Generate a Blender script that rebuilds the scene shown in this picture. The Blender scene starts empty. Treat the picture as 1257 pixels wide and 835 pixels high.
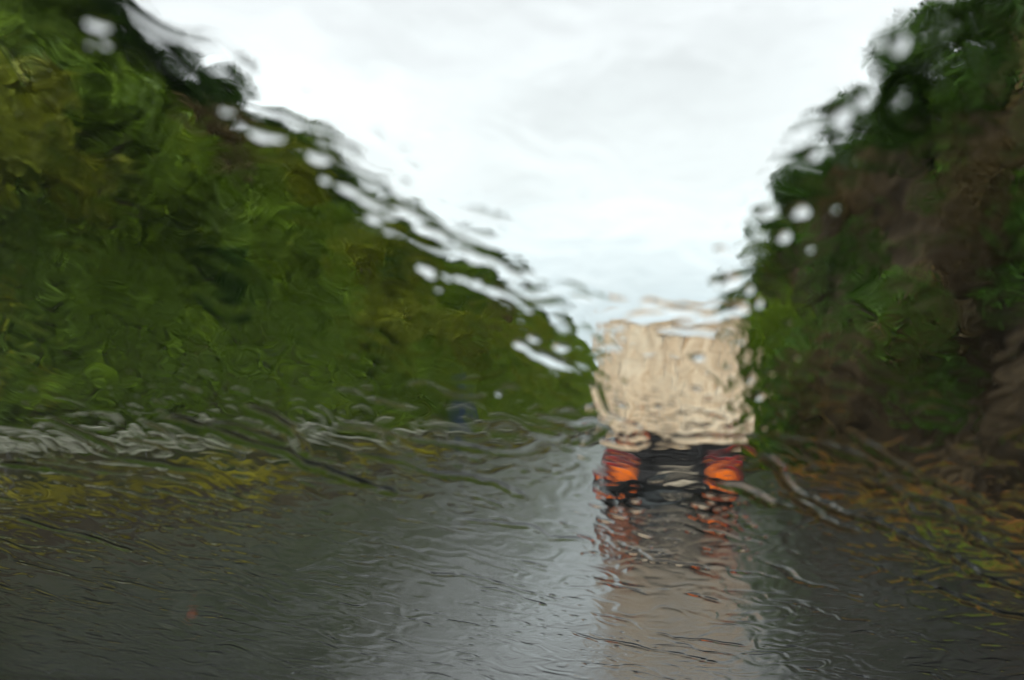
import bpy, bmesh, math, random
import numpy as np
from mathutils import Vector, Matrix, Euler
R = math.radians
C = bpy.context.scene.collection
scene = bpy.context.scene

# ------------------------------------------------------------------ camera
FPX = 1222.0                     # focal length in photograph pixels (1257 wide), 35 mm lens
EYE = Vector((0, 0, 1.35))
PITCH, YAW = R(4.78), R(8.68)
cd = bpy.data.cameras.new('camera'); cam = bpy.data.objects.new('camera', cd); C.objects.link(cam)
cam.location = EYE; cam.rotation_euler = (R(90)+PITCH, 0, YAW)
cd.lens = 35; cd.sensor_width = 36; cd.clip_start = 0.02; cd.clip_end = 4000
cd.dof.use_dof = True; cd.dof.focus_distance = 1.12; cd.dof.aperture_fstop = 2.3; cd.dof.aperture_blades = 0
scene.camera = cam
MROT = Euler((R(90)+PITCH, 0, YAW)).to_matrix()
def ray(px, py): return MROT @ Vector(((px-628.5)/FPX, (417.5-py)/FPX, -1))

# ------------------------------------------------------------------ sky, sun, exposure
w = bpy.data.worlds.new('World'); scene.world = w; w.use_nodes = True
nt = w.node_tree; N = nt.nodes; L = nt.links; N.clear()
out = N.new('ShaderNodeOutputWorld'); bg = N.new('ShaderNodeBackground'); L.new(bg.outputs[0], out.inputs[0])
sky = N.new('ShaderNodeTexSky'); sky.sky_type = 'NISHITA'; sky.sun_disc = False
SUN_EL, SUN_AZ = R(36), R(190)
sky.sun_elevation = SUN_EL; sky.sun_rotation = SUN_AZ; sky.air_density = 2; sky.dust_density = 5
tc = N.new('ShaderNodeTexCoord'); sep = N.new('ShaderNodeSeparateXYZ'); L.new(tc.outputs['Generated'], sep.inputs[0])
mp = N.new('ShaderNodeMapping'); mp.inputs['Scale'].default_value = (1.0, 1.0, 3.2); L.new(tc.outputs['Generated'], mp.inputs[0])
no = N.new('ShaderNodeTexNoise'); no.inputs['Scale'].default_value = 2.6; no.inputs['Detail'].default_value = 5; no.inputs['Roughness'].default_value = .5
L.new(mp.outputs[0], no.inputs[0])
# overcast layer: brighter towards the zenith, with soft cloud structure
gr = N.new('ShaderNodeValToRGB'); e = gr.color_ramp.elements
e[0].position = 0.0; e[0].color = (7.4, 8.8, 9.1, 1)
e[1].position = 1.0; e[1].color = (24, 24.5, 25, 1)
for p, c in ((.10, (8.4, 9.6, 10.2, 1)), (.24, (9.9, 10.4, 10.6, 1)), (.40, (10.6, 10.9, 11.2, 1)), (.50, (14.5, 14.9, 15.2, 1))):
    q = gr.color_ramp.elements.new(p); q.color = c
L.new(sep.outputs['Z'], gr.inputs[0])
cr = N.new('ShaderNodeMapRange'); cr.inputs[1].default_value = .30; cr.inputs[2].default_value = .62
cr.inputs[3].default_value = .72; cr.inputs[4].default_value = 1.05; L.new(no.outputs[0], cr.inputs[0])
mul = N.new('ShaderNodeVectorMath'); mul.operation = 'SCALE'; L.new(gr.outputs[0], mul.inputs[0]); L.new(cr.outputs[0], mul.inputs['Scale'])
mix = N.new('ShaderNodeMix'); mix.data_type = 'RGBA'; mix.inputs[0].default_value = .93
L.new(sky.outputs[0], mix.inputs[6]); L.new(mul.outputs[0], mix.inputs[7]); L.new(mix.outputs[2], bg.inputs[0])
bg.inputs[1].default_value = 0.116
sd = bpy.data.lights.new('sun', 'SUN'); sd.energy = 1.5; sd.angle = R(25); sd.color = (1, .97, .92)
so = bpy.data.objects.new('sun', sd); C.objects.link(so)
# sun stands behind the camera; the lamp shines along its -Z
sdir = Vector((math.sin(SUN_AZ)*math.cos(SUN_EL), math.cos(SUN_AZ)*math.cos(SUN_EL), math.sin(SUN_EL)))
so.rotation_euler = sdir.to_track_quat('Z', 'Y').to_euler(); so.location = sdir*50
vs = scene.view_settings; vs.view_transform = 'Standard'; vs.look = 'None'; vs.exposure = 0.0; vs.gamma = 1; vs.use_curve_mapping = False
scene.render.engine = 'CYCLES'
cy = scene.cycles; cy.max_bounces = 12; cy.transmission_bounces = 10; cy.glossy_bounces = 5; cy.diffuse_bounces = 3
cy.caustics_refractive = True; cy.caustics_reflective = False; cy.sample_clamp_indirect = 6

# ------------------------------------------------------------------ helpers
def tag(o, label=None, cat=None, group=None, kind=None):
    if label: o['label'] = label
    if cat: o['category'] = cat
    if group: o['group'] = group
    if kind: o['kind'] = kind
    return o
def empty(name, loc=(0,0,0), rz=0):
    o = bpy.data.objects.new(name, None); C.objects.link(o); o.location = loc; o.rotation_euler = (0,0,rz); o.empty_display_size = .2
    return o
def link(name, me, mat, parent=None):
    if mat: me.materials.append(mat)
    o = bpy.data.objects.new(name, me); C.objects.link(o); o.parent = parent
    return o
def npmesh(name, V, F, smooth=False, attr=None):
    V = np.asarray(V, np.float32); F = np.asarray(F, np.int32); k = F.shape[1]
    me = bpy.data.meshes.new(name); me.vertices.add(len(V)); me.vertices.foreach_set('co', V.ravel())
    me.loops.add(F.size); me.loops.foreach_set('vertex_index', F.ravel())
    me.polygons.add(len(F)); me.polygons.foreach_set('loop_start', np.arange(len(F), dtype=np.int32)*k)
    me.polygons.foreach_set('use_smooth', np.full(len(F), smooth))
    if attr is not None:
        a = me.attributes.new('tint', 'FLOAT', 'FACE'); a.data.foreach_set('value', np.asarray(attr, np.float32))
    me.update(calc_edges=True)
    return me
def gridfaces(nr, nc):
    i = np.arange((nr-1)*(nc-1)); r = i//(nc-1); c = i%(nc-1); a = r*nc+c
    return np.stack([a, a+1, a+nc+1, a+nc], 1)
class MB:
    def __init__(s): s.bm = bmesh.new()
    def box(s, c, d, bev=0, rot=None):
        r = bmesh.ops.create_cube(s.bm, size=1); vs_ = r['verts']
        bmesh.ops.scale(s.bm, vec=d, verts=vs_)
        if bev: 
            ed = list({e for v in vs_ for e in v.link_edges})
            q = bmesh.ops.bevel(s.bm, geom=ed, offset=bev, segments=2, affect='EDGES', profile=.5); vs_ = list({v for f in q['faces'] for v in f.verts} | {v for v in vs_ if v.is_valid})
        if rot is not None: bmesh.ops.rotate(s.bm, cent=(0,0,0), matrix=rot, verts=vs_)
        bmesh.ops.translate(s.bm, vec=c, verts=vs_); return s
    def cyl(s, a, b, r, r2=None, seg=20):
        a = Vector(a); b = Vector(b); d = b-a
        q = bmesh.ops.create_cone(s.bm, cap_ends=True, segments=seg, radius1=r, radius2=r if r2 is None else r2, depth=d.length)
        m = Matrix.Translation((a+b)/2) @ d.to_track_quat('Z','Y').to_matrix().to_4x4()
        bmesh.ops.transform(s.bm, matrix=m, verts=q['verts']); return s
    def tube(s, pts, r, seg=8):
        for a, b in zip(pts[:-1], pts[1:]): s.cyl(a, b, r, seg=seg)
        return s
    def lathe(s, prof, c, axis='X', seg=32):
        # prof: list of (along, radius)
        rings = []
        for a, r in prof:
            ring = []
            for k in range(seg):
                t = 2*math.pi*k/seg
                p = (a, r*math.cos(t), r*math.sin(t)) if axis == 'X' else ((r*math.cos(t), a, r*math.sin(t)) if axis == 'Y' else (r*math.cos(t), r*math.sin(t), a))
                ring.append(s.bm.verts.new(Vector(p)+Vector(c)))
            rings.append(ring)
        for A, B in zip(rings[:-1], rings[1:]):
            for k in range(seg): s.bm.faces.new((A[k], A[(k+1)%seg], B[(k+1)%seg], B[k]))
        s.bm.faces.new(rings[0]); s.bm.faces.new(rings[-1][::-1]); return s
    def prism(s, poly, x0, x1):
        # polygon in (y,z) extruded along x
        A = [s.bm.verts.new((x0, p[0], p[1])) for p in poly]; B = [s.bm.verts.new((x1, p[0], p[1])) for p in poly]
        n = len(poly); s.bm.faces.new(A); s.bm.faces.new(B[::-1])
        for k in range(n): s.bm.faces.new((A[k], B[k], B[(k+1)%n], A[(k+1)%n]))
        return s
    def build(s, name, mat, parent=None, smooth=False):
        bmesh.ops.recalc_face_normals(s.bm, faces=s.bm.faces)
        me = bpy.data.meshes.new(name); s.bm.to_mesh(me); s.bm.free()
        if smooth: me.polygons.foreach_set('use_smooth', np.full(len(me.polygons), True))
        return link(name, me, mat, parent)

# lattice value noise, vectorised
def _h(i, j, k, s):
    n = (i.astype(np.int64)*374761393 + j.astype(np.int64)*668265263 + k.astype(np.int64)*2147483647 + s*1274126177) & 0xffffffff
    n = ((n ^ (n >> 13))*1274126177) & 0xffffffff; n = n ^ (n >> 16)
    return (n & 0xffffff)/float(0xffffff)
def vnoise(x, y, z, s=0):
    x, y, z = np.broadcast_arrays(np.asarray(x, float), np.asarray(y, float), np.asarray(z, float))
    i, j, k = np.floor(x), np.floor(y), np.floor(z); fx, fy, fz = x-i, y-j, z-k
    fx, fy, fz = [f*f*(3-2*f) for f in (fx, fy, fz)]; r = 0
    for a in (0, 1):
        for b in (0, 1):
            for c in (0, 1):
                r = r + _h(i+a, j+b, k+c, s)*(fx if a else 1-fx)*(fy if b else 1-fy)*(fz if c else 1-fz)
    return r*2-1
def fbm(x, y, z, o=4, s=0):
    r = 0; a = 1.0
    for n in range(o): r = r + a*vnoise(x*2**n, y*2**n, z*2**n, s+n*17); a *= .5
    return r

# ------------------------------------------------------------------ materials
def mat(name, col, rough=.5, metal=0, var=None, scale=3., spec=.5, bump=0, bscale=20., emis=None, es=0, stretch=None, var2=None, coat=0, ior=None):
    m = bpy.data.materials.new(name); m.use_nodes = True; n = m.node_tree.nodes; l = m.node_tree.links
    b = n['Principled BSDF']; b.inputs['Base Color'].default_value = (*col, 1); b.inputs['Roughness'].default_value = rough
    b.inputs['Metallic'].default_value = metal; b.inputs['Specular IOR Level'].default_value = spec
    if ior: b.inputs['IOR'].default_value = ior
    if coat: b.inputs['Coat Weight'].default_value = coat; b.inputs['Coat Roughness'].default_value = .05
    t = n.new('ShaderNodeTexCoord'); mp = n.new('ShaderNodeMapping'); l.new(t.outputs['Object'], mp.inputs[0])
    if stretch: mp.inputs['Scale'].default_value = stretch
    if var is not None:
        x = n.new('ShaderNodeTexNoise'); x.inputs['Scale'].default_value = scale; x.inputs['Detail'].default_value = 6; l.new(mp.outputs[0], x.inputs[0])
        r = n.new('ShaderNodeValToRGB'); r.color_ramp.elements[0].position = .36; r.color_ramp.elements[1].position = .64
        r.color_ramp.elements[0].color = (*col, 1); r.color_ramp.elements[1].color = (*var, 1)
        if var2: q = r.color_ramp.elements.new(.5); q.color = (*var2, 1)
        l.new(x.outputs[0], r.inputs[0]); l.new(r.outputs[0], b.inputs['Base Color'])
    if bump:
        x = n.new('ShaderNodeTexNoise'); x.inputs['Scale'].default_value = bscale; x.inputs['Detail'].default_value = 6; l.new(mp.outputs[0], x.inputs[0])
        q = n.new('ShaderNodeBump'); q.inputs['Strength'].default_value = bump; q.inputs['Distance'].default_value = .05
        l.new(x.outputs[0], q.inputs['Height']); l.new(q.outputs[0], b.inputs['Normal'])
    if emis: b.inputs['Emission Color'].default_value = (*emis, 1); b.inputs['Emission Strength'].default_value = es
    return m
def leafmat(name, dark, mid, light):
    m = bpy.data.materials.new(name); m.use_nodes = True; n = m.node_tree.nodes; l = m.node_tree.links; b = n['Principled BSDF']
    b.inputs['Roughness'].default_value = .6; b.inputs['Specular IOR Level'].default_value = .10
    a = n.new('ShaderNodeAttribute'); a.attribute_name = 'tint'
    g = n.new('ShaderNodeNewGeometry'); x = n.new('ShaderNodeTexNoise'); x.inputs['Scale'].default_value = .35; x.inputs['Detail'].default_value = 3; l.new(g.outputs['Position'], x.inputs[0])
    ad = n.new('ShaderNodeMath'); ad.operation = 'MULTIPLY_ADD'; ad.inputs[1].default_value = .5; l.new(a.outputs['Fac'], ad.inputs[0])
    s = n.new('ShaderNodeMapRange'); s.inputs[1].default_value = .35; s.inputs[2].default_value = .65; s.inputs[3].default_value = 0; s.inputs[4].default_value = .5; l.new(x.outputs[0], s.inputs[0])
    l.new(s.outputs[0], ad.inputs[2])
    r = n.new('ShaderNodeValToRGB'); e = r.color_ramp.elements; e[0].color = (*dark, 1); e[1].color = (*light, 1); q = e.new(.5); q.color = (*mid, 1)
    l.new(ad.outputs[0], r.inputs[0]); l.new(r.outputs[0], b.inputs['Base Color'])
    return m

M = {}
M['leaf_mid']  = leafmat('leaf_mid', (.044,.086,.003), (.084,.146,.003), (.138,.190,.004))
M['leaf_dark'] = leafmat('leaf_dark', (.020,.056,.005), (.036,.090,.006), (.062,.120,.006))
M['leaf_olive']= leafmat('leaf_olive', (.080,.105,.003), (.130,.155,.004), (.185,.185,.006))
M['leaf_brown']= leafmat('leaf_brown', (.050,.038,.012), (.085,.060,.020), (.120,.090,.030))
M['bark'] = mat('bark', (.07,.05,.035), .8, var=(.12,.095,.07), scale=6, bump=.5)
M['soil'] = mat('hill_soil', (.022,.034,.006), .9, spec=.1, var=(.045,.034,.014), scale=.5, bump=.6, bscale=4)
M['rock'] = mat('rock', (.017,.011,.004), .85, spec=.06, var=(.075,.053,.026), var2=(.031,.021,.009), scale=.7, bump=.9, bscale=2.2, stretch=(1,1,.6))
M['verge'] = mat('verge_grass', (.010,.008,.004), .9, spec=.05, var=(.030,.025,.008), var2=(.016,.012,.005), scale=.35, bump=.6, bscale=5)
M['steel'] = mat('galvanised_steel', (.36,.38,.27), .55, metal=.1, var=(.56,.56,.46), scale=8)
M['steel_dark'] = mat('weathered_steel', (.10,.10,.09), .5, metal=.3)
M['box'] = mat('cream_panel', (.56,.37,.21), .45, var=(.95,.82,.62), var2=(.88,.70,.48), scale=1.9, stretch=(1.3,1,.9), coat=.2)
M['box_trim'] = mat('cream_trim', (.62,.47,.31), .45)
M['frame_metal'] = mat('chassis_black', (.018,.018,.02), .5)
M['rubber'] = mat('tyre_rubber', (.015,.015,.015), .75)
M['rim'] = mat('wheel_rim', (.25,.25,.25), .4, metal=.8)
M['chrome'] = mat('locking_steel', (.55,.52,.47), .3, metal=.7)
M['lamp_red'] = mat('red_lens', (.12,.004,.003), .2, emis=(1,.03,.015), es=.03)
M['lamp_brake'] = mat('red_lens_lit', (.14,.004,.003), .2, emis=(1,.04,.01), es=.16)
M['lamp_amber'] = mat('amber_lens_lit', (.20,.05,.0), .2, emis=(1,.17,.0), es=.62)
M['plate'] = mat('number_plate', (.70,.60,.45), .35)
M['white_paint'] = mat('road_paint', (.62,.62,.58), .35, var=(.40,.40,.38), scale=6)
M['blue'] = mat('blue_sign_paint', (.012,.030,.050), .35)
M['sign_white'] = mat('sign_white', (.75,.77,.78), .35)
M['dash'] = mat('dash_plastic', (.010,.010,.011), .65, bump=.1, bscale=300)
M['bonnet'] = mat('car_paint', (.03,.035,.04), .2, coat=1)
M['lining'] = mat('roof_lining', (.08,.08,.08), .9)
M['red_cap'] = mat('red_plastic', (.40,.03,.02), .3)

def roadmat():
    m = bpy.data.materials.new('wet_asphalt'); m.use_nodes = True; n = m.node_tree.nodes; l = m.node_tree.links; b = n['Principled BSDF']
    g = n.new('ShaderNodeNewGeometry')
    def noise(sc, st, det=5):
        mp = n.new('ShaderNodeMapping'); mp.inputs['Scale'].default_value = st; l.new(g.outputs['Position'], mp.inputs[0])
        x = n.new('ShaderNodeTexNoise'); x.inputs['Scale'].default_value = sc; x.inputs['Detail'].default_value = det; l.new(mp.outputs[0], x.inputs[0]); return x
    a = noise(40, (1,1,1)); r = n.new('ShaderNodeValToRGB'); r.color_ramp.elements[0].color = (.007,.007,.006,1); r.color_ramp.elements[1].color = (.016,.016,.013,1)
    l.new(a.outputs[0], r.inputs[0]); l.new(r.outputs[0], b.inputs['Base Color'])
    p = noise(.8, (1.6,.25,1)); mr = n.new('ShaderNodeMapRange'); mr.inputs[1].default_value = .35; mr.inputs[2].default_value = .65; mr.inputs[3].default_value = .15; mr.inputs[4].default_value = .27
    l.new(p.outputs[0], mr.inputs[0]); l.new(mr.outputs[0], b.inputs['Roughness'])
    b.inputs['IOR'].default_value = 1.75; b.inputs['Specular IOR Level'].default_value = .8
    c = noise(22, (1,.6,1), 3); q = n.new('ShaderNodeBump'); q.inputs['Strength'].default_value = .25; q.inputs['Distance'].default_value = .003; l.new(c.outputs[0], q.inputs['Height']); l.new(q.outputs[0], b.inputs['Normal'])
    return m
M['road'] = roadmat()
def glassmat(name, ior, tint):
    m = bpy.data.materials.new(name); m.use_nodes = True; n = m.node_tree.nodes; l = m.node_tree.links; n.clear()
    o = n.new('ShaderNodeOutputMaterial'); g = n.new('ShaderNodeBsdfGlass'); g.inputs['IOR'].default_value = ior; g.inputs['Roughness'].default_value = 0
    g.inputs['Color'].default_value = (*tint, 1); l.new(g.outputs[0], o.inputs[0]); return m
M['glass'] = glassmat('windscreen_glass', 1.36, (.97,1,.985))
M['water'] = glassmat('rain_water', 1.36, (1,1,1))

# ------------------------------------------------------------------ terrain
YF = 420.0
def ridge_ratio(y): return np.interp(y, [0, 62, 119, 270, 420], [.69, .755, .89, 1.12, 1.15])
def z_left(x, y):
    # x < -8.4 : verge, then steep planted cutting, then a gently rising top
    top = 1.35 + 21*ridge_ratio(y) - 2.9
    t = np.clip((-9.6-x)/10.6, 0, 1); s = t**.85
    z = .12 + (top-.12)*s
    z = z + np.clip(-20.2-x, 0, 200)*.12
    n = fbm(x*.12, y*.12, 0*x, 4, 3)
    return z + n*np.clip(t*2, 0, 1)*1.1
def right_ratio(y): return np.interp(y, [0, 32, 60, 131, 420], [1.38, 1.36, 1.42, 1.95, 2.2])
def build_ground():
    V = []; 
    # the base ground sheet to the horizon, below everything
    g = npmesh('ground', [(-1500,-300,-.06),(1500,-300,-.06),(1500,3000,-.06),(-1500,3000,-.06)], [(0,1,2,3)])
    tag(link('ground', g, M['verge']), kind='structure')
    # road
    ys = np.concatenate([np.linspace(-12, 60, 90), np.linspace(62, YF, 90)]); xs = np.linspace(-6.4, 2.75, 24)
    X, Y = np.meshgrid(xs, ys); Z = .03 - (np.abs(X+1.8)/4.6)**2*.05 + .03
    tag(link('road', npmesh('road', np.stack([X, Y, Z], -1).reshape(-1,3), gridfaces(len(ys), len(xs)), True), M['road']), kind='structure')
    # verges
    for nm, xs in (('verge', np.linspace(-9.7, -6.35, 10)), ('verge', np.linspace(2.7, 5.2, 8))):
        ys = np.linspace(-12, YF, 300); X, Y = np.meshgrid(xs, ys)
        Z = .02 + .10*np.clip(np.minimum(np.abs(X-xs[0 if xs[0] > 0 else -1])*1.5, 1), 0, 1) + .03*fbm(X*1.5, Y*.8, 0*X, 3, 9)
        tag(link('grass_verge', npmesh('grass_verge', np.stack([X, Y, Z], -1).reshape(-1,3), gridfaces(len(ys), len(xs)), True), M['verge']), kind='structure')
    # left cutting
    xs = -9.6 - np.concatenate([np.linspace(0, 12, 46), np.linspace(13, 70, 20)]); ys = np.linspace(-20, YF+20, 420)
    X, Y = np.meshgrid(xs, ys); Z = z_left(X, Y)
    tag(link('hillside', npmesh('hillside', np.stack([X, Y, Z], -1).reshape(-1,3), gridfaces(len(ys), len(xs))[:, ::-1], True), M['soil']), kind='structure')
build_ground()
# right rock face: parametrised by height t and distance along the road
def cliff_pt(t, y):
    top = 1.35 + 7.2*right_ratio(y) - 1.6
    x = 4.5 + 2.2*t**1.2; z = -.1 + top*np.clip(t, 0, 1)
    over = np.clip(t-1, 0, 5)
    x = x + over*9; z = z + over*2.2
    n = fbm(y*.22, z*.28, 0*y, 5, 21); n2 = np.abs(fbm(y*.5, z*.25, 0*y+3, 3, 31))
    k = np.clip(t*6, .15, 1)
    return x + k*(n*.75 - n2*.55), y + .3*k*fbm(y*.4, z*.5, 0*y+8, 3, 41), z + .2*k*fbm(y*.5, z*.5, 0*y+5, 3, 51)
ts = np.concatenate([np.linspace(0, 1, 60), np.linspace(1.05, 5, 24)]); ys = np.linspace(-20, YF+20, 760)
T, Y = np.meshgrid(ts, ys); cx, cy_, cz = cliff_pt(T, Y)
tag(link('rock_cliff', npmesh('rock_cliff', np.stack([cx, cy_, cz], -1).reshape(-1,3), gridfaces(len(ys), len(ts)), True), M['rock']), kind='structure')
# far wooded ridge that closes the cutting
xs = np.linspace(-260, 260, 120); ys = np.linspace(520, 900, 40); X, Y = np.meshgrid(xs, ys)
Z = -2 + 16*np.clip((Y-520)/180, 0, 1) + 6*fbm(X*.01, Y*.01, 0*X, 4, 61)
tag(link('far_hill', npmesh('far_hill', np.stack([X, Y, Z], -1).reshape(-1,3), gridfaces(len(ys), len(xs)), True), M['soil']), kind='structure')

# ------------------------------------------------------------------ foliage
def leaves(rng, P, size, up=.35, jit=.5):
    n = len(P); d = rng.normal(size=(n,3)); d[:,2] += up*2; d /= np.linalg.norm(d, axis=1)[:,None]
    a = np.cross(d, rng.normal(size=(n,3))); a /= np.linalg.norm(a, axis=1)[:,None]; b = np.cross(d, a)
    s = size*(1+jit*rng.uniform(-1, 1, n))[:,None]
    a = a*s; b = b*s*.62
    V = np.stack([P-a, P-b*.9+a*.1, P+a, P+b], 1).reshape(-1,3); F = np.arange(4*n).reshape(-1,4)
    return V, F
def make_tree_meshes(seed, h, rad, crown_low, clumps, per, leaf, spread=1.0):
    rng = np.random.default_rng(seed); mb = MB()
    # trunk with bends, then limbs
    pts = [Vector((0,0,-.4))]; nseg = 6
    for i in range(1, nseg+1): pts.append(Vector((rng.normal()*.06*h*.3*i/3, rng.normal()*.06*h*.3*i/3, h*.82*i/nseg)))
    r0 = h*.022+.03
    for i in range(nseg): mb.cyl(pts[i], pts[i+1], r0*(1-i/nseg*.8), r0*(1-(i+1)/nseg*.8), 9)
    cen = []
    for k in range(clumps):
        t = rng.uniform(crown_low, 1.0); zz = h*t; rr = rad*spread*math.sqrt(max(.05, 1-((t-crown_low)/(1-crown_low)*1.15-.35)**2*.95))*rng.uniform(.35, 1)
        an = rng.uniform(0, 6.283); c = Vector((rr*math.cos(an), rr*math.sin(an), zz*.97)); cen.append((c, rad*rng.uniform(.22, .42)))
        if k % 2 == 0:
            i = min(nseg-1, max(1, int(t*nseg*.75))); s = pts[i]; m_ = (s+c)/2 + Vector((0,0,-.05*h))
            mb.cyl(s, m_, r0*.35, r0*.2, 6); mb.cyl(m_, c, r0*.2, r0*.05, 6)
    P = []; T = []
    for c, r in cen:
        q = rng.normal(size=(per,3)); q /= np.linalg.norm(q, axis=1)[:,None]; q *= (rng.uniform(.25, 1, per)**.5)[:,None]*r*np.array([1.15,1.15,.8]); P.append(q+np.array(c))
        T.append(np.clip(rng.uniform(.3, .7)+rng.normal(size=per)*.08, 0, 1))
    P = np.concatenate(P); V, F = leaves(rng, P, leaf)
    bmesh.ops.recalc_face_normals(mb.bm, faces=mb.bm.faces); tm = bpy.data.meshes.new('trunk'); mb.bm.to_mesh(tm); mb.bm.free()
    tm.polygons.foreach_set('use_smooth', np.full(len(tm.polygons), True)); tm.materials.append(M['bark'])
    return tm, (V, F, np.concatenate(T))
VAR = [make_tree_meshes(1, 6.5, 2.3, .08, 52, 150, .15), make_tree_meshes(2, 6.0, 2.6, .06, 56, 140, .16),
       make_tree_meshes(3, 7.5, 1.9, .06, 52, 140, .14), make_tree_meshes(4, 3.2, 2.0, .05, 26, 110, .14),
       make_tree_meshes(5, 2.4, 1.8, .0, 22, 110, .12)]
KM = {'mid': 'leaf_mid', 'dark': 'leaf_dark', 'olive': 'leaf_olive', 'brown': 'leaf_brown'}
CROWN = {}
for v, (tm, (V, F, T)) in enumerate(VAR):
    for k, mn in KM.items():
        cm = npmesh('crown', V, F, False, T); cm.materials.append(M[mn]); CROWN[v, k] = cm
def plant(name, v, k, loc, sc, rz, label, cat, group, lean=(0,0)):
    r = empty(name, loc, rz); r.scale = sc; r.rotation_euler = (lean[0], lean[1], rz); tag(r, label, cat, group)
    t = bpy.data.objects.new('trunk', VAR[v][0]); C.objects.link(t); t.parent = r
    c = bpy.data.objects.new('crown', CROWN[v, k]); C.objects.link(c); c.parent = r
    return r
ORD = ['nearest','second','third','fourth','fifth','sixth','seventh','eighth','ninth','tenth','eleventh','twelfth','thirteenth','fourteenth','fifteenth','sixteenth','seventeenth','eighteenth','nineteenth','twentieth','twenty-first','twenty-second','twenty-third','twenty-fourth','twenty-fifth','twenty-sixth','twenty-seventh','twenty-eighth','twenty-ninth','thirtieth']
CW = {'mid': 'bright green', 'dark': 'dark green', 'olive': 'yellowish olive', 'brown': 'brownish'}
def zl(x, y): return float(z_left(np.array([x]), np.array([y]))[0])
random.seed(5)
# left skyline
y = 16.0; i = 0
while i < 30:
    k = random.choice(['mid','dark','dark','dark']) if i else 'dark'; v = i % 3; s = random.uniform(.78, 1.02)
    x = -21 + random.uniform(-1.2, .8)
    plant('ridge_tree', v, k, (x, y, zl(x, y)-.2), (s*1.25, s*1.25, s*random.uniform(.50,.66)*(.62 if y < 24 else .85 if y < 40 else 1)), random.uniform(0, 6.28),
          f'{CW[k]} tree on the left skyline, {ORD[i]} from the near end' if i else 'dark green tree nearest the camera on the left hill skyline', 'tree', 'trees on the skyline of the left hill')
    y += (2.2 + y*.048)*random.uniform(.85, 1.15); i += 1
# left slope, two rows
for row, (xb, word, n, y0, st) in enumerate(((-17.0, 'upper', 16, 18, 3.4), (-13.2, 'lower', 16, 15, 3.2))):
    y = y0
    for i in range(n):
        k = random.choice(['mid','mid','olive','dark','mid','olive']) if not (row == 0 and i in (3, 12)) else 'brown'; v = 3 + (i % 2) if row else random.choice([1, 3, 3, 4]); s = random.uniform(.75, 1.15) * (.62 if v < 3 else 1)
        x = xb + random.uniform(-1.2, 1.2)
        plant('slope_shrub', v, k, (x, y, zl(x, y)-.3), (s*1.2, s*1.2, s), random.uniform(0, 6.28),
              f'{CW[k]} shrub on left hillside, {ORD[i]} in the {word} row from near end', 'shrub', 'shrubs on the left hillside', (0, R(8)))
        y += (st + y*.07)*random.uniform(.8, 1.2)
# right cliff top and face
y = 14.0
def cp(t, y):
    a = cliff_pt(np.array([t]), np.array([y])); return [float(q[0]) for q in a]
for i in range(20):
    k = random.choice(['dark','dark','dark','mid','brown']); v = random.choice([3, 4, 1]); s = random.uniform(.7, 1.05)*(.55 if v == 1 else 1)
    x, yy, z = cp(1.0, y)
    plant('cliff_top_shrub', v, k, (x+.1, yy, z-.5), (s, s, s*random.uniform(.75, 1.05)), random.uniform(0, 6.28),
          f'{CW[k]} bush atop the right rock face, {ORD[i]} from the near end', 'bush', 'bushes along the top of the right rock face', (0, R(-14)))
    y += (1.6 + y*.05)*random.uniform(.8, 1.2)
face = [(.42,15.5,'brown',.5),(.18,19,'dark',.35),(.62,21,'brown',.5),(.35,23,'dark',.55),(.85,24,'dark',.6),(.58,27,'dark',.6),(.22,29,'brown',.5),(.8,31,'brown',.6),(.5,36,'mid',.6),(.7,44,'dark',.7),(.3,48,'dark',.7),(.55,56,'mid',.8),(.8,64,'dark',.8),(.4,75,'dark',.9)]
for i, (t, y, k, s) in enumerate(face):
    x, yy, z = cp(t, y)
    plant('rock_shrub', 4 if i % 2 else 3, k, (x-.05, yy, z-.3), (s*.75, s*1.1, s), i*1.3, f'{CW[k]} shrub rooted in right rock face, {ORD[i]} from the near end', 'shrub', 'shrubs growing out of the right rock face', (0, R(-25)))
for i, (x, y, s, lb) in enumerate(((4.4, 30.5, 1.0, 'nearest the camera'), (4.5, 35, 1.15, 'second from the camera'), (4.3, 41, 1.15, 'third from the camera'), (4.3, 50, 1.3, 'farthest from the camera'))):
    plant('roadside_bush', 3, 'dark' if i % 2 == 0 else 'mid', (x, y, 0), (s*.72, s*1.1, s*1.35), i*2., f'green bush at the foot of the right rock face, {lb}', 'bush', 'bushes at the foot of the right rock face')

# undergrowth: uncountable leaf cover on the cutting, on the cliff and the verges
def cover(name, label, P, size, mt, T, seed, up=.3):
    rng = np.random.default_rng(seed); V, F = leaves(rng, P, size, up)
    tag(link(name, npmesh(name, V, F, False, T), mt), label, 'undergrowth', kind='stuff')
rng = np.random.default_rng(7)
def left_cover(n, ymax, seed, thresh, k):
    r = np.random.default_rng(seed); y = 8 + (ymax-8)*r.random(n)**1.7; x = -9.9 - 15*r.random(n); c = fbm(x*.35+k*7, y*.35, 0*x+k, 3, 70+k)
    m = c > thresh; x = x[m]; y = y[m]; c = c[m]; z = z_left(x, y) + r.random(len(x))**1.5*(.25+1.1*np.clip(c-thresh, 0, 1)) - .02
    return np.stack([x, y, z], 1), np.clip(.5+.5*c+r.normal(size=len(x))*.12, 0, 1)
P, T = left_cover(230000, 260, 1, -1.3, 0); cover('undergrowth', 'dense leafy bright green undergrowth carpeting the left hillside', P, .14, M['leaf_mid'], T, 11)
P, T = left_cover(90000, 220, 2, .05, 1); cover('olive_undergrowth', 'patches of yellowish olive undergrowth between the green on the left hillside', P, .13, M['leaf_olive'], T, 12)
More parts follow.
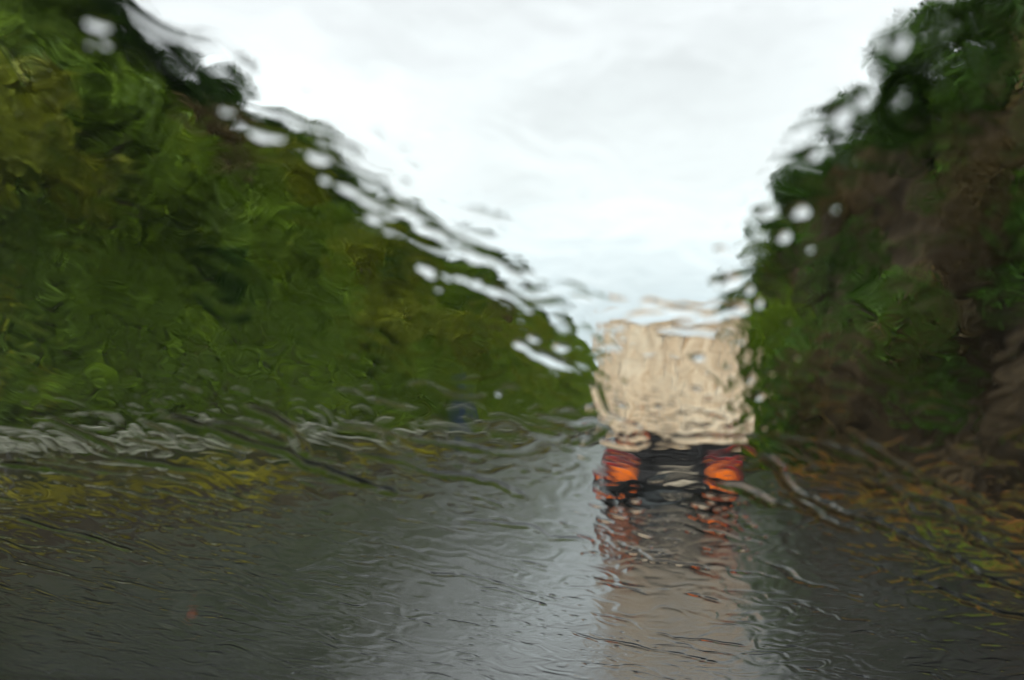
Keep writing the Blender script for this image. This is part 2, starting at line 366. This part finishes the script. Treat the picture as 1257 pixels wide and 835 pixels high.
P, T = left_cover(60000, 200, 3, .55, 2); cover('dead_bracken', 'small patches of brown dead bracken on the left hillside', P, .12, M['leaf_brown'], T, 13)
def cliff_cover(n, seed, thresh, k, tmax=1.25):
    r = np.random.default_rng(seed); y = 8 + 190*r.random(n)**1.6; t = tmax*r.random(n); c = fbm(y*.3, t*3.2+k*5, 0*y+k, 3, 90+k) + .9*np.clip(t-.72, 0, 1)*2
    m = c > thresh; t = t[m]; y = y[m]; x, y2, z = cliff_pt(t, y); d = r.random(len(x))**1.3*.55
    return np.stack([x-d, y2, z+d*.3], 1), np.clip(.5+.3*c[m]+r.normal(size=len(x))*.12, 0, 1)
P, T = cliff_cover(90000, 4, .48, 0); cover('ivy', 'dark green creepers hanging over the right rock face', P, .11, M['leaf_dark'], T, 14, 0)
P, T = cliff_cover(60000, 5, .40, 1, 1.1); cover('dry_creeper', 'brown and olive creepers on the right rock face', P, .10, M['leaf_brown'], T, 15, 0)
# verge grass tufts: yellowish on the left, green and rusty on the right
def grass(n, x0, x1, seed, thresh, k, y1=90):
    r = np.random.default_rng(seed); y = 6 + (y1-6)*r.random(n)**1.8; x = x0+(x1-x0)*r.random(n); c = fbm(x*.7, y*.35, 0*x+k, 3, 120+k); m = c > thresh; x = x[m]; y = y[m]
    return np.stack([x, y, .08+(.30 if x1 < 0 else .12)*r.random(len(x))], 1), np.clip(.5+.6*c[m], 0, 1)
P, T = grass(70000, -9.9, -7.7, 6, -.05, 0); cover('yellow_grass', 'yellowish grass on the verge between the road and the guardrail', P, .09, leafmat('grass_yellow', (.040,.034,.005), (.14,.125,.008), (.25,.23,.012)), T, 16, .1)
P, T = grass(20000, 2.95, 4.9, 8, .12, 1, 70); cover('verge_grass', 'green grass on the verge below the right rock face', P, .08, leafmat('grass_dull', (.045,.075,.006), (.080,.115,.008), (.12,.145,.010)), T, 17, .1)
P, T = grass(40000, 3.0, 5.0, 9, -.25, 2, 70); cover('dead_leaves', 'rust brown dead growth on the right verge', P, .08, leafmat('rust', (.12,.050,.010), (.19,.085,.016), (.24,.12,.022)), T, 18, .1)

# ------------------------------------------------------------------ guardrail, posts, sign
def guardrail(x, y0, y1, label):
    root = empty('guardrail', (x, y0, 0)); tag(root, label, 'guardrail')
    prof = [(0,.96),(.045,.985),(.045,1.03),(0,1.065),(0,1.095),(.045,1.13),(.045,1.18),(0,1.205)]
    ys = np.arange(0, y1-y0+.1, 4.); V = []
    for yv in ys:
        for a, b in prof: V.append((a, yv, b))
        for a, b in prof[::-1]: V.append((a-.008, yv, b))
    nc = len(prof)*2; F = []
    for r in range(len(ys)-1):
        for c in range(nc): F.append((r*nc+c, r*nc+(c+1)%nc, (r+1)*nc+(c+1)%nc, (r+1)*nc+c))
    link('beam', npmesh('beam', V, F), M['steel'], root)
    pm = MB(); pm.box((-.09,0,.42), (.10,.055,1.2), .006).box((-.02,0,1.04), (.035,.10,.22), .004)
    p0 = pm.build('post', M['steel_dark'], root); p0.location = (0, 1, 0)
    for k in range(1, min(70, int((y1-y0)/4))):
        p = p0.copy(); C.objects.link(p); p.parent = root; p.location = (0, 1+4*k, 0)
guardrail(-9.15, 0, 280, 'pale galvanised steel guardrail along the foot of the left hillside')
def sign(y):
    d = ray(566, 500); t = y/d.y; x = d.x*t
    s = empty('road_sign', (x, y, 0)); tag(s, 'blue road sign on a grey post beyond the guardrail, below the left hillside', 'sign')
    MB().cyl((0,0,0), (0,0,2.6), .04).build('post', M['steel'], s, True)
    MB().box((0,-.06,1.95), (.62,.02,1.5), .01).build('panel', M['blue'], s)
    MB().box((0,-.073,1.95), (.54,.004,1.42)).box((0,-.0765,1.95), (.40,.003,.30)).build('panel_border', M['blue'], s)
sign(44)

# ------------------------------------------------------------------ truck
TX, TY = .10, 16.0
tr = empty('box_truck', (TX, TY, 0)); tag(tr, 'box truck with a cream cargo body and lit red and amber rear lamps driving ahead', 'truck')
W = 2.16; Z0, Z1 = 1.13, 2.97
# cargo body built as a shell with corrugated, slightly bowed rear doors
MB().box((0, 2.9, (Z0+Z1)/2), (W, 5.6, Z1-Z0), .04).build('cargo_body', M['box'], tr)
def door(sx):
    nx, nz = 60, 40; xs = np.linspace(.02, W/2-.07, nx)*sx; zs = np.linspace(Z0+.1, Z1-.1, nz); X, Z = np.meshgrid(xs, zs)
    u = np.abs(X)
    Y = .055 - .010*np.sin(u*2*np.pi/.38)**2 - .020*fbm(X*1.8, Z*2.2, 0*X, 2, 200)
    V = np.stack([X, Y, Z], -1).reshape(-1,3); B = V.copy(); B[:,1] = .095; n = len(V)
    F = gridfaces(nz, nx); F2 = F[:, ::-1]+n; rim = []
    idx = np.arange(n).reshape(nz, nx); per = list(idx[0]) + list(idx[1:, -1]) + list(idx[-1, :-1][::-1]) + list(idx[1:-1, 0][::-1])
    for a, b in zip(per, per[1:]+per[:1]): rim.append((a, a+n, b+n, b))
    me = npmesh('door', np.concatenate([V, B]), np.concatenate([F, F2, np.array(rim)]), True)
    d = link('cargo_door', me, M['box'], tr)
    for x in (.16, W/2-.30):
        MB().cyl((x*sx, -.005, Z0+.06), (x*sx, -.005, Z1-.06), .016, seg=10).box((x*sx, .005, Z0+.14), (.07,.03,.05), .006).box((x*sx, .005, Z1-.14), (.07,.03,.05), .006).build('locking_bar', M['chrome'], d)
    MB().box((.22*sx, -.03, Z0+.5), (.22,.018,.035), .006).build('handle', M['chrome'], d)
    for z in (Z0+.22, (Z0+Z1)/2, Z1-.22): MB().box(((W/2-.10)*sx, .01, z), (.14,.03,.06), .008).build('hinge', M['chrome'], d)
MB().box((0, 2.9, Z1+.018), (W-.02, 5.5, .035), .008).build('roof_rail', M['frame_metal'], tr)
door(-1); door(1)
fr = MB()
for sx in (-1, 1): fr.box((sx*(W/2-.03), .05, (Z0+Z1)/2), (.075,.12,Z1-Z0+.02), .01)
fr.box((0, .05, Z1-.035), (W+.016,.124,.09), .01).box((0, .05, Z0+.035), (W+.016,.124,.09), .01).build('door_frame', M['box_trim'], tr)
ch = MB(); 
for sx in (-1, 1): ch.box((sx*.42, 3.6, .93), (.09, 7.4, .22), .01)
for yy in (.3, 1.6, 3.0, 4.6, 6.2): ch.box((0, yy, .93), (.78,.09,.16), .01)
for yy in np.arange(.2, 5.6, .6): ch.box((0, yy, 1.055), (W-.1,.07,.05))
ch.build('chassis', M['frame_metal'], tr)
MB().box((0, .02, .50), (2.16,.10,.13), .015).build('rear_bumper', M['frame_metal'], tr)
MB().box((0, .34, .60), (1.15,.03,.84), .008).build('added_dark_board', M['rubber'], tr)  # added board: darkens the gap under the truck by hiding the bright road
MB().box((0, .30, .97), (2.16,.05,.19), .008).build('crossmember', M['frame_metal'], tr)
for sx in (-1, 1): MB().box((sx*.42, .10, .69), (.07,.06,.30), .01).build('bumper_bracket', M['frame_metal'], tr)
for sx in (-1, 1):
    la = MB().box((sx*.80, .00, .62), (.56,.09,.46), .02).build('lamp_cluster', M['frame_metal'], tr)
    MB().box((sx*.95, -.055, .765), (.20,.03,.13), .012).build('brake_lens', M['lamp_brake'], la)
    MB().box((sx*.69, -.055, .765), (.26,.03,.13), .012).build('tail_lens', M['lamp_red'], la)
    MB().box((sx*.76, -.055, .555), (.36,.03,.21), .012).build('indicator_lens', M['lamp_amber'], la)
    MB().box((sx*1.01, -.055, .555), (.09,.03,.24), .008).build('side_marker', M['lamp_red'], la)
    MB().box((sx*.90, .82, .42), (.50,.012,.56), .004).build('mudflap', M['rubber'], tr)
    for y in (1.45, 5.55):
        n_in = 2 if y < 3 else 1
        for q in range(n_in):
            xc = sx*(1.0-.29*q)
            wh = empty('wheel', (xc, y, .43)); wh.parent = tr
            MB().lathe([(-.12,.26),(-.125,.36),(-.11,.415),(-.05,.43),(.05,.43),(.11,.415),(.125,.36),(.12,.26)], (0,0,0)).build('tyre', M['rubber'], wh, True)
            MB().lathe([(-.10,.258),(-.02,.20),(.0,.10),(.03,.10),(.05,.20),(.10,.258)], (0,0,0)).build('rim', M['rim'], wh, True)
MB().cyl((-1.0,1.45,.43), (1.0,1.45,.43), .055).cyl((-1.0,5.55,.43), (1.0,5.55,.43), .045).lathe([(-.17,.06),(-.12,.15),(0,.19),(.12,.15),(.17,.06)], (0,1.45,.43)).build('axle', M['frame_metal'], tr, True)
MB().box((0.10, -.045, .50), (.52,.012,.115), .004).build('number_plate', M['plate'], tr)
MB().box((0, 6.75, 1.62), (2.1, 1.75, 1.75), .14).build('cab', M['box_trim'], tr)
MB().box((0, 5.85, .95), (2.0,.12,.3), .02).box((.0, 6.75, .62), (2.05, 1.7,.30), .05).build('cab_floor', M['frame_metal'], tr)
MB().box((0, 7.64, 1.85), (1.8,.03,.75), .04).build('cab_windscreen', M['frame_metal'], tr)
for sx in (-1, 1):
    MB().tube([(sx*1.05,7.2,2.1),(sx*1.28,7.2,2.1)], .015).box((sx*1.30,7.2,1.95), (.16,.06,.42), .02).build('mirror', M['frame_metal'], tr)
    MB().box((sx*1.062, 6.95, 1.85), (.012,.85,.6), .005).build('side_window', M['frame_metal'], tr)
MB().box((-.62, 3.2, .75), (.5,1.0,.42), .06).build('fuel_tank', M['rim'], tr)

# ------------------------------------------------------------------ own car: windscreen, dashboard, surround
SL, CL = math.sin(R(32)), math.cos(R(32)); TAN = math.tan(R(32)); YH = .75; YB = 1.40
ZB = 1.35 + (YH-YB)*TAN; LEN = 1.32; TH = .005
def wp(u, v, h=0.0): return (u, YB-CL*v+SL*h, ZB+SL*v+CL*h)     # a point on the glass, h metres out from its inner face
def px2uv(px, py):
    d = ray(px, py); t = YH*TAN/(d.z + TAN*d.y); return d.x*t, (YB-d.y*t)/CL
car = empty('car', (0, 0, 0)); tag(car, "car behind the truck, with its wet windscreen above a black dashboard", 'car')
def UL(v): return -1.02 + .34*v/LEN
def UR(v): return .72 - .24*v/LEN
# inner glass face and its rim (the outer face lies under the rain water)
ns = 12; vv = np.linspace(0, LEN, ns); V = []; 
for v in vv: V += [wp(UL(v), v), wp(UR(v), v)]
F = [(2*i, 2*i+1, 2*i+3, 2*i+2) for i in range(ns-1)]
n0 = len(V)
for v in vv: V += [wp(UL(v), v, TH), wp(UR(v), v, TH)]
for i in range(ns-1): F += [(2*i, 2*i+2, n0+2*i+2, n0+2*i), (2*i+1, n0+2*i+1, n0+2*i+3, 2*i+3)]
F += [(0, n0, n0+1, 1), (2*ns-2, 2*ns-1, n0+2*ns-1, n0+2*ns-2)]
me = npmesh('windscreen', V, F); link('windscreen', me, M['glass'], car)
bm = bmesh.new(); bm.from_mesh(me)
for f in bm.faces:   # inner face looks into the car, the rim outwards
    c = f.calc_center_median(); 
bm.faces.ensure_lookup_table()
for i, f in enumerate(bm.faces):
    f.normal_update()
    want = Vector((0,-SL,-CL)) if i < ns-1 else (f.calc_center_median()-Vector(wp(-.15, LEN/2, TH/2)))
    if f.normal.dot(want) < 0: f.normal_flip()
bm.to_mesh(me); bm.free()

# ---- rain water: one sheet of water on the glass, heights worked out in millimetres on the glass itself
def rain():
    U0, U1, DU = -1.04, .74, .00115; DV = .00115
    nu = int((U1-U0)/DU); nv = int(LEN/DV)
    u = U0 + np.arange(nu)*DU; v = np.arange(nv)*(LEN/(nv-1))
    rg = np.random.default_rng(42)
    warp = None
    def fftnoise(l_long, l_short, ang, seed):
        r = np.random.default_rng(seed); n = r.normal(size=(nv, nu)); f = np.fft.rfft2(n)
        ky = np.fft.fftfreq(nv, DV)[:, None]; kx = np.fft.rfftfreq(nu, DU)[None, :]
        a = R(ang); k1 = kx*math.cos(a)+ky*math.sin(a); k2 = -kx*math.sin(a)+ky*math.cos(a)
        q = (k1*l_long)**2 + (k2*l_short)**2
        o = np.fft.irfft2(f*np.exp(-q*1.6)*np.clip(q*6, 0, 1), (nv, nu)); o /= o.std()
        if warp is not None:
            jj = (np.arange(nu)[None, :] + warp[0]).astype(int) % nu; ii = (np.arange(nv)[:, None] + warp[1]).astype(int) % nv; o = o[ii, jj]
        return o
    wa = fftnoise(.12, .06, -20, 91)*16, fftnoise(.10, .06, -30, 92)*11
    warp = (wa[0]+fftnoise(.03, .03, 0, 93)*8, wa[1]+fftnoise(.03, .03, 0, 94)*7)
    H = np.zeros((nv, nu))
    def region(pts, default=0.):
        # smooth blend of strengths given at spots of the glass: (px, py, strength, radius px) -> converted to glass coordinates once
        num = np.full((nv, nu), 1e-4*default if default else 0.); den = np.full((nv, nu), 1e-4)
        us = u[None, ::8]; vs2 = v[::8, None]
        num = np.full((len(v[::8]), len(u[::8])), .02*default); den = np.full_like(num, .02)
        for px, py, s, rpx in pts:
            a, b = px2uv(px, py); a2, b2 = px2uv(px+rpx, py); a3, b3 = px2uv(px, py+rpx); ru = abs(a2-a)+1e-6; rv = abs(b3-b)+1e-6
            wgt = np.exp(-((us-a)/ru)**2 - ((vs2-b)/rv)**2); num += wgt*s; den += wgt
        g = num/den
        iu = np.clip(np.arange(nu)/8, 0, g.shape[1]-1.001); iv = np.clip(np.arange(nv)/8, 0, g.shape[0]-1.001)
        i0 = iv.astype(int); fi = (iv-i0)[:, None]; j0 = iu.astype(int); fj = (iu-j0)[None, :]
        return (g[i0][:, j0]*(1-fi)+g[i0+1][:, j0]*fi)*(1-fj) + (g[i0][:, j0+1]*(1-fi)+g[i0+1][:, j0+1]*fi)*fj
    mm = .001
    # long gentle swells of the film
    S1 = region([(210,40,.05,95),(90,60,.4,60),(290,120,.25,60),(300,180,.5,90),(100,530,.2,90),(280,535,.2,80),(440,535,.3,60),(640,380,.6,80),(150,280,.9,180),(500,120,.7,150),(700,150,.8,250),(1150,300,.8,200),(820,470,1.0,120),(300,640,.9,120),(700,700,.7,250),(1100,700,1.,200)], .8)
    H += fftnoise(.040, .016, -32, 1)*.11*mm*S1
    # middle ripples, streaked with the air flow
    S2 = region([(190,35,.1,80),(90,60,.25,60),(300,180,.3,90),(150,280,.5,180),(350,400,.6,120),(700,100,.35,300),(600,250,.6,150),(1150,250,.35,200),(820,460,1.1,110),(250,490,.7,60),(100,540,.12,60),(250,540,.15,60),(420,545,.25,50),(250,610,.7,80),(560,520,.9,100),(300,760,.3,200),(700,740,.35,200),(1100,620,1.4,180)], .7)
    H += (fftnoise(.017, .0105, -30, 2)*.030 + fftnoise(.011, .009, -50, 12)*.016)*mm*S2*np.clip(.8+.5*fftnoise(.09,.05,-20,13), .2, 1.8)
    # fine crumpled texture, mostly low on the glass
    S3 = region([(150,200,.15,250),(700,100,.08,300),(1150,250,.2,250),(820,440,.3,90),(820,525,.7,40),(820,570,.35,30),(820,630,.9,45),(765,500,1.0,35),(880,520,1.0,30),(100,545,.12,50),(250,545,.15,50),(420,545,.3,40),(250,620,.8,90),(250,760,.45,200),(600,600,1.1,120),(650,700,1.2,120),(800,760,1.0,120),(1100,640,1.2,200),(1100,780,.8,150)], .4)
    patch = np.clip(.25+.8*fftnoise(.07, .04, -20, 7), .02, 2.0)
    H += (fftnoise(.0055, .0044, -40, 3)*.014 + np.abs(fftnoise(.0085, .0055, -35, 8))*.014)*mm*S3*patch
    def stamp(uc, vc, a, b, ang, h, p=1.5, skew=0.):
        # one drop: an elongated cap, a long, b wide
        r = max(a, b)*1.05; j0 = max(0, int((uc-r-U0)/DU)); j1 = min(nu, int((uc+r-U0)/DU)+2); i0 = max(0, int((vc-r)/DV)); i1 = min(nv, int((vc+r)/DV)+2)
        if j1-j0 < 2 or i1-i0 < 2: return
        X = u[None, j0:j1]-uc; Y = v[i0:i1, None]-vc; c, s = math.cos(ang), math.sin(ang)
        P = (X*c+Y*s)/a; Q = (-X*s+Y*c)/b; Q = Q + skew*(P*P-.3)
        g = np.clip(1-P*P-Q*Q, 0, 1)**p*h
        H[i0:i1, j0:j1] = np.maximum(H[i0:i1, j0:j1], H[i0:i1, j0:j1]*.4+g) 
    # short streaked drops
    def drops(n, box, smin, smax, el, ang, hk, seed, p=1.5):
        r = np.random.default_rng(seed)
        for _ in range(n):
            px = r.uniform(box[0], box[2]); py = r.uniform(box[1], box[3])
            if n > 250 and vnoise(px/110+3, py/45, .5) + .5*vnoise(px/40, py/18, 2.5) < r.uniform(-.25, .55): continue
            a, b = px2uv(px, py); s = smin + (smax-smin)*r.random()**2.2
            e = r.uniform(1, el); stamp(a, b, s*e, s/e**.4, R(ang+r.normal()*12), s*hk*r.uniform(.6, 1.3), p, r.normal()*.25)
    drops(800, (-150,575,1350,850), .0020, .0048, 3.2, -24, .08, 11)
    drops(2000, (-100,575,1330,840), .0013, .0027, 1.8, -24, .17, 21)
    drops(500, (480,560,760,820), .0014, .0034, 3.0, -26, .16, 27)
    drops(260, (-50,630,480,840), .0012, .0026, 2.0, -26, .15, 28)
    drops(45, (732,400,765,535), .0012, .0028, 1.8, -60, .14, 22)
    drops(40, (885,400,918,540), .0012, .0028, 1.8, -60, .14, 23)
    drops(110, (740,480,910,545), .0014, .0034, 2.2, -18, .13, 24)
    drops(60, (1150,20,1257,400), .0012, .0025, 1.3, 0, .12, 25)
    drops(30, (-100,480,620,560), .0018, .0045, 3.0, -24, .10, 12)
    drops(300, (-100,560,620,660), .0016, .0045, 3.0, -24, .11, 26)
    drops(90, (720,610,940,690), .0022, .0050, 3.0, -18, .12, 13)
    drops(120, (-100,300,720,520), .0014, .0030, 1.8, -28, .12, 14)
    drops(60, (915,400,1000,540), .0016, .0034, 1.6, -30, .16, 15)
    drops(55, (300,30,900,360), .0012, .0034, 2.4, -20, .10, 16)
    drops(34, (400,150,760,390), .0012, .0026, 2.6, -22, .24, 17)
    drops(70, (860,120,1060,400), .0009, .0020, 1.6, 10, .17, 18)
    drops(60, (240,90,470,300), .0008, .0018, 1.6, -20, .15, 19)
    drops(70, (430,230,720,470), .0009, .0020, 1.8, -20, .16, 20)
    # single drops and short worms seen near the skyline: (px, py, half length px, half width px, angle, height)
    def one(px, py, L_, W_, ang, k):
        a, b = px2uv(px, py); a2, _ = px2uv(px+1, py); s = abs(a2-a); _, b3 = px2uv(px, py+1); sv = abs(b3-b)
        ga = math.atan2(-math.sin(R(ang))*sv, math.cos(R(ang))*s); ll = L_*math.hypot(math.cos(R(ang))*s, math.sin(R(ang))*sv); ww = W_*math.hypot(math.sin(R(ang))*s, math.cos(R(ang))*sv)
        ll *= .75; ww *= .72; jr = np.random.default_rng(int(px*7+py))
        stamp(a, b, ll, ww, ga, min(ll, ww)*k, 1.4, jr.normal()*.3)
        for _ in range(2): q_ = jr.uniform(-.8, .8); f_ = jr.uniform(.35, .6); stamp(a+math.cos(ga)*ll*q_+jr.normal()*ww*.3, b+math.sin(ga)*ll*q_+jr.normal()*ww*.3, ll*f_, ww*f_*1.2, ga+jr.normal()*.3, min(ll, ww)*k*.5, 1.4)
    for q in ((118,35,24,13,20,.22),(108,60,10,9,0,.22),(128,60,9,9,0,.22),(322,170,26,11,12,.20),(278,142,14,7,0,.18),(392,198,22,11,8,.2),(430,238,20,9,35,.2),(450,250,16,8,10,.2),(460,272,17,10,8,.2),(478,268,12,7,20,.2),
              (497,189,14,6,8,.16),(520,285,15,7,40,.2),(400,226,9,8,0,.2),(525,337,20,9,30,.22),(588,350,9,7,0,.2),(640,428,14,8,20,.2),(656,420,12,7,35,.2),(690,431,16,6,3,.22),(680,446,26,7,25,.2),(715,370,22,6,12,.16),
              (1105,60,13,20,0,.22),(1058,128,11,16,0,.22),(1030,148,20,16,20,.2),(980,265,15,13,-20,.24),(960,296,13,9,0,.24),(994,311,10,8,0,.22),(1025,262,9,8,0,.2),(1106,128,9,12,0,.2),(1000,195,10,14,0,.2),(940,265,18,10,-10,.2),
              (1010,312,6,6,0,.2),(895,350,20,12,-10,.2),(918,362,8,8,0,.2),(905,385,14,8,20,.2),(858,443,11,6,3,.22),(835,384,45,8,6,.15),(800,378,24,8,10,.14),(930,378,8,10,0,.2),
              (885,312,16,6,4,.18),(635,342,18,6,20,.16),(920,470,9,10,0,.2),(930,492,10,8,20,.2),(612,488,7,5,0,.25)):
        one(*q)
    # rivulets: ridges that wander down the glass: list of px points, width mm, height mm
    def rivulet(pts, wd, ht, seed):
        r = np.random.default_rng(seed); P = np.array([px2uv(*p) for p in pts]); seg = np.linalg.norm(np.diff(P, axis=0), axis=1); s = np.concatenate([[0], np.cumsum(seg)]); n = int(s[-1]/.0022)+2
        t = np.linspace(0, s[-1], n); X = np.interp(t, s, P[:,0]); Y = np.interp(t, s, P[:,1])
        wob = vnoise(t/.03, 0*t+seed, 0*t)*.0045 + vnoise(t/.011, 0*t+seed, 0*t+4)*.0016; X += wob*.5; Y += wob
        wv = 1+.45*vnoise(t/.018, 0*t+seed, 0*t+9)
        for i in range(n):
            e = min(1, i/6+.3, (n-1-i)/6+.5)
            stamp2(X[i], Y[i], wd*mm*wv[i]*e, ht*mm*e*wv[i])
    RV = np.zeros_like(H)
    def stamp2(uc, vc, r, h):
        q = r*1.02; j0 = max(0, int((uc-q-U0)/DU)); j1 = min(nu, int((uc+q-U0)/DU)+2); i0 = max(0, int((vc-q)/DV)); i1 = min(nv, int((vc+q)/DV)+2)
        if j1-j0 < 2 or i1-i0 < 2: return
        g = np.clip(1-((u[None, j0:j1]-uc)**2+(v[i0:i1, None]-vc)**2)/r**2, 0, 1)**1.3*h
        RV[i0:i1, j0:j1] = np.maximum(RV[i0:i1, j0:j1], g)
    for k, (pts, wd, ht) in enumerate((
        ([(205,520),(260,535),(320,552),(350,560),(380,572),(430,590),(482,608)], 7.5, 1.0),
        ([(300,500),(345,520),(362,545),(376,562)], 6.5, .8),
        ([(225,525),(290,528),(350,548)], 5.5, .7), ([(120,560),(200,570),(250,585)], 5, .6), ([(0,575),(60,580),(110,590)], 5, .6),
        ([(60,520),(110,535),(140,560)], 5, .6), ([(20,640),(90,655),(160,680)], 4.5, .5), ([(110,655),(150,675)], 4.5, .5),
        ([(450,560),(520,580),(580,590),(640,612)], 5.5, .6), ([(500,545),(560,550),(620,565)], 4.5, .5),
        ([(450,248),(500,268),(560,300),(610,325),(655,350)], 4.0, .36), ([(505,330),(570,345),(640,375),(655,390)], 4.3, .45),
        ([(540,290),(580,312),(640,345)], 3.2, .22), ([(640,428),(680,450),(705,456)], 4.0, .5),
        ([(940,560),(965,592),(1000,620),(1055,640),(1110,665),(1165,685),(1257,735)], 5.6, .8),
        ([(1000,545),(1060,568),(1095,600),(1160,625),(1200,660),(1257,700)], 5.0, .65),
        ([(1040,530),(1080,555),(1130,590),(1180,610),(1240,640)], 4.5, .5), ([(1090,705),(1140,722),(1190,740),(1257,765)], 5.0, .6),
        ([(960,600),(1010,640),(1060,655)], 5.0, .6), ([(1100,600),(1120,632),(1200,650)], 5.0, .6),
        ([(735,543),(770,550),(800,546)], 4.0, .35), ([(825,540),(880,543),(915,545)], 4.0, .35), ([(800,592),(835,586),(862,592),(905,602),(950,622)], 5.5, .65),
        ([(770,392),(820,386),(870,394),(915,378)], 4.5, .5), ([(725,480),(750,512),(790,528)], 4.0, .45), ([(838,430),(862,455),(890,480)], 3.2, .25), ([(800,410),(806,440),(802,470)], 3.4, .16),
        ([(560,640),(640,650),(720,670)], 4.5, .45), ([(500,700),(600,715),(680,740)], 4.5, .4), ([(760,665),(800,690),(870,700)], 4.5, .5), ([(930,690),(1000,720),(1060,735)], 4.5, .4), ([(700,780),(800,800),(880,815)], 4.5, .4))):
        rivulet(pts, wd, ht, k+1)
    rivulet([(370,5),(450,35),(540,68),(600,82)], 9, .45, 61); rivulet([(640,20),(700,35),(780,28)], 10, .4, 62); rivulet([(560,255),(610,275),(660,290)], 4, .25, 63); rivulet([(430,150),(480,180),(520,215)], 4, .22, 64)
    rr = np.random.default_rng(77)
    for k in range(150):       # many thin short trails on the lower glass
        px = rr.uniform(-80, 1300); py = rr.uniform(560, 840); l_ = rr.uniform(30, 110); sl = rr.uniform(.12, .32)
        if 700 < px+l_*.5 < 960 and 540 < py < 605: continue
        rivulet([(px, py), (px+l_*.5, py+l_*sl*.4), (px+l_, py+l_*sl)], rr.uniform(1.9, 3.6), rr.uniform(.14, .34), 100+k)
    ca, cb = px2uv(826,575); calm = 1 - .88*np.exp(-((u[None,:]-ca)/abs(px2uv(932,575)[0]-ca))**6 - ((v[:,None]-cb)/abs(px2uv(826,603)[1]-cb))**4)
    H = (H + RV*.999)*1.0
    calm = np.clip(calm, .1, 1); base = float(np.median(H)); H = base + (H-base)*calm
    # soften the contact lines a little
    def blur(A, r):
        ky = np.fft.fftfreq(nv, DV)[:, None]; kx = np.fft.rfftfreq(nu, DU)[None, :]
        return np.fft.irfft2(np.fft.rfft2(A)*np.exp(-2*(math.pi*r)**2*(kx**2+ky**2)), A.shape)
    H = blur(H, .00075)
    H = H - H.min() + .0003 + TH
    U, Vv = np.meshgrid(u, v)
    lo = UL(Vv); hi = UR(Vv); Uc = np.clip(U, lo, hi)
    X = Uc; Y = YB-CL*Vv+SL*H; Z = ZB+SL*Vv+CL*H
    F = gridfaces(nv, nu)[:, ::-1]; Uf = U.ravel()
    lof = lo.ravel(); hif = hi.ravel()
    keep = (Uf[F].max(1) > lof[F[:,0]]) & (Uf[F].min(1) < hif[F[:,0]])
    F = F[keep]
    P = np.stack([X, Y, Z], -1).reshape(-1,3)
    used = np.zeros(len(P), bool); used[F.ravel()] = True; rem = np.cumsum(used)-1
    me = npmesh('rain_water', P[used], rem[F], True)
    o = link('rain_water', me, M['water']); tag(o, 'clear rain water running in drops, ripples and trails over the windscreen', 'rain water', kind='stuff')
    return o
rain()

# dashboard, pillars, roof edge, bonnet
dash = MB().prism([(.35,ZB-.30),(.35,ZB-.16),(.55,ZB-.075),(.9,ZB-.045),(1.32,ZB-.018),(YB+.03,ZB-.02),(YB+.06,ZB-.06),(YB+.06,ZB-.3)], -1.02, .72).build('dashboard', M['dash'], car)
MB().prism([(YB-.02,ZB-.012),(YB+.02,ZB+.004),(YB+.12,ZB-.012),(YB+.12,ZB-.06),(YB-.02,ZB-.05)], -1.0, .7).build('cowl', M['dash'], car)
for sx, U_ in ((-1, UL), (1, UR)):
    a = Vector(wp(U_(-.03)+sx*.05, -.03, .0)); b = Vector(wp(U_(LEN+.06)+sx*.05, LEN+.06, .0)); MB().cyl(a, b, .045, .04, 14).build('windscreen_pillar', M['lining'], car, True)
MB().box((-.15, YB-CL*LEN-.95, ZB+SL*LEN+.06), (1.5, 1.9, .05), .02).build('roof', M['lining'], car)
bon = []
xs = np.linspace(-.98, .68, 30); ys = np.linspace(YB+.1, 2.55, 20); X, Y = np.meshgrid(xs, ys); s_ = (Y-ys[0])/(ys[-1]-ys[0])
Z = ZB-.03 - .30*s_ - .20*s_**4 - .05*((X+.15)/.83)**4 - .04
V = np.stack([X,Y,Z], -1).reshape(-1,3); B = V.copy(); B[:,2] -= .03; F = gridfaces(20, 30)
link('bonnet', npmesh('bonnet', np.concatenate([V, B]), np.concatenate([F, F[:, ::-1]+len(V)]), True), M['bonnet'], car)
# round dash ornament with a red cap, whose faint reflection shows low on the glass
d = ray(242, 745); t = YH*TAN/(d.z+TAN*d.y); hit = EYE + d*t; nrm = Vector((0,-SL,-CL)); rf = d - 2*d.dot(nrm)*nrm
tt = (ZB-.03-hit.z)/rf.z; q = hit + rf*tt
tin = empty('dash_tin', (q.x, q.y, ZB-.035)); tag(tin, 'small black tin with a red cap lying on the dashboard', 'tin')
MB().lathe([(0,.040),(.008,.042),(.016,.038),(.017,.030)], (0,0,0), 'Z').build('tin_body', M['frame_metal'], tin, True)
MB().lathe([(.0172,.008),(.024,.007),(.025,.004)], (0,0,0), 'Z', 20).build('cap', M['red_cap'], tin, True)
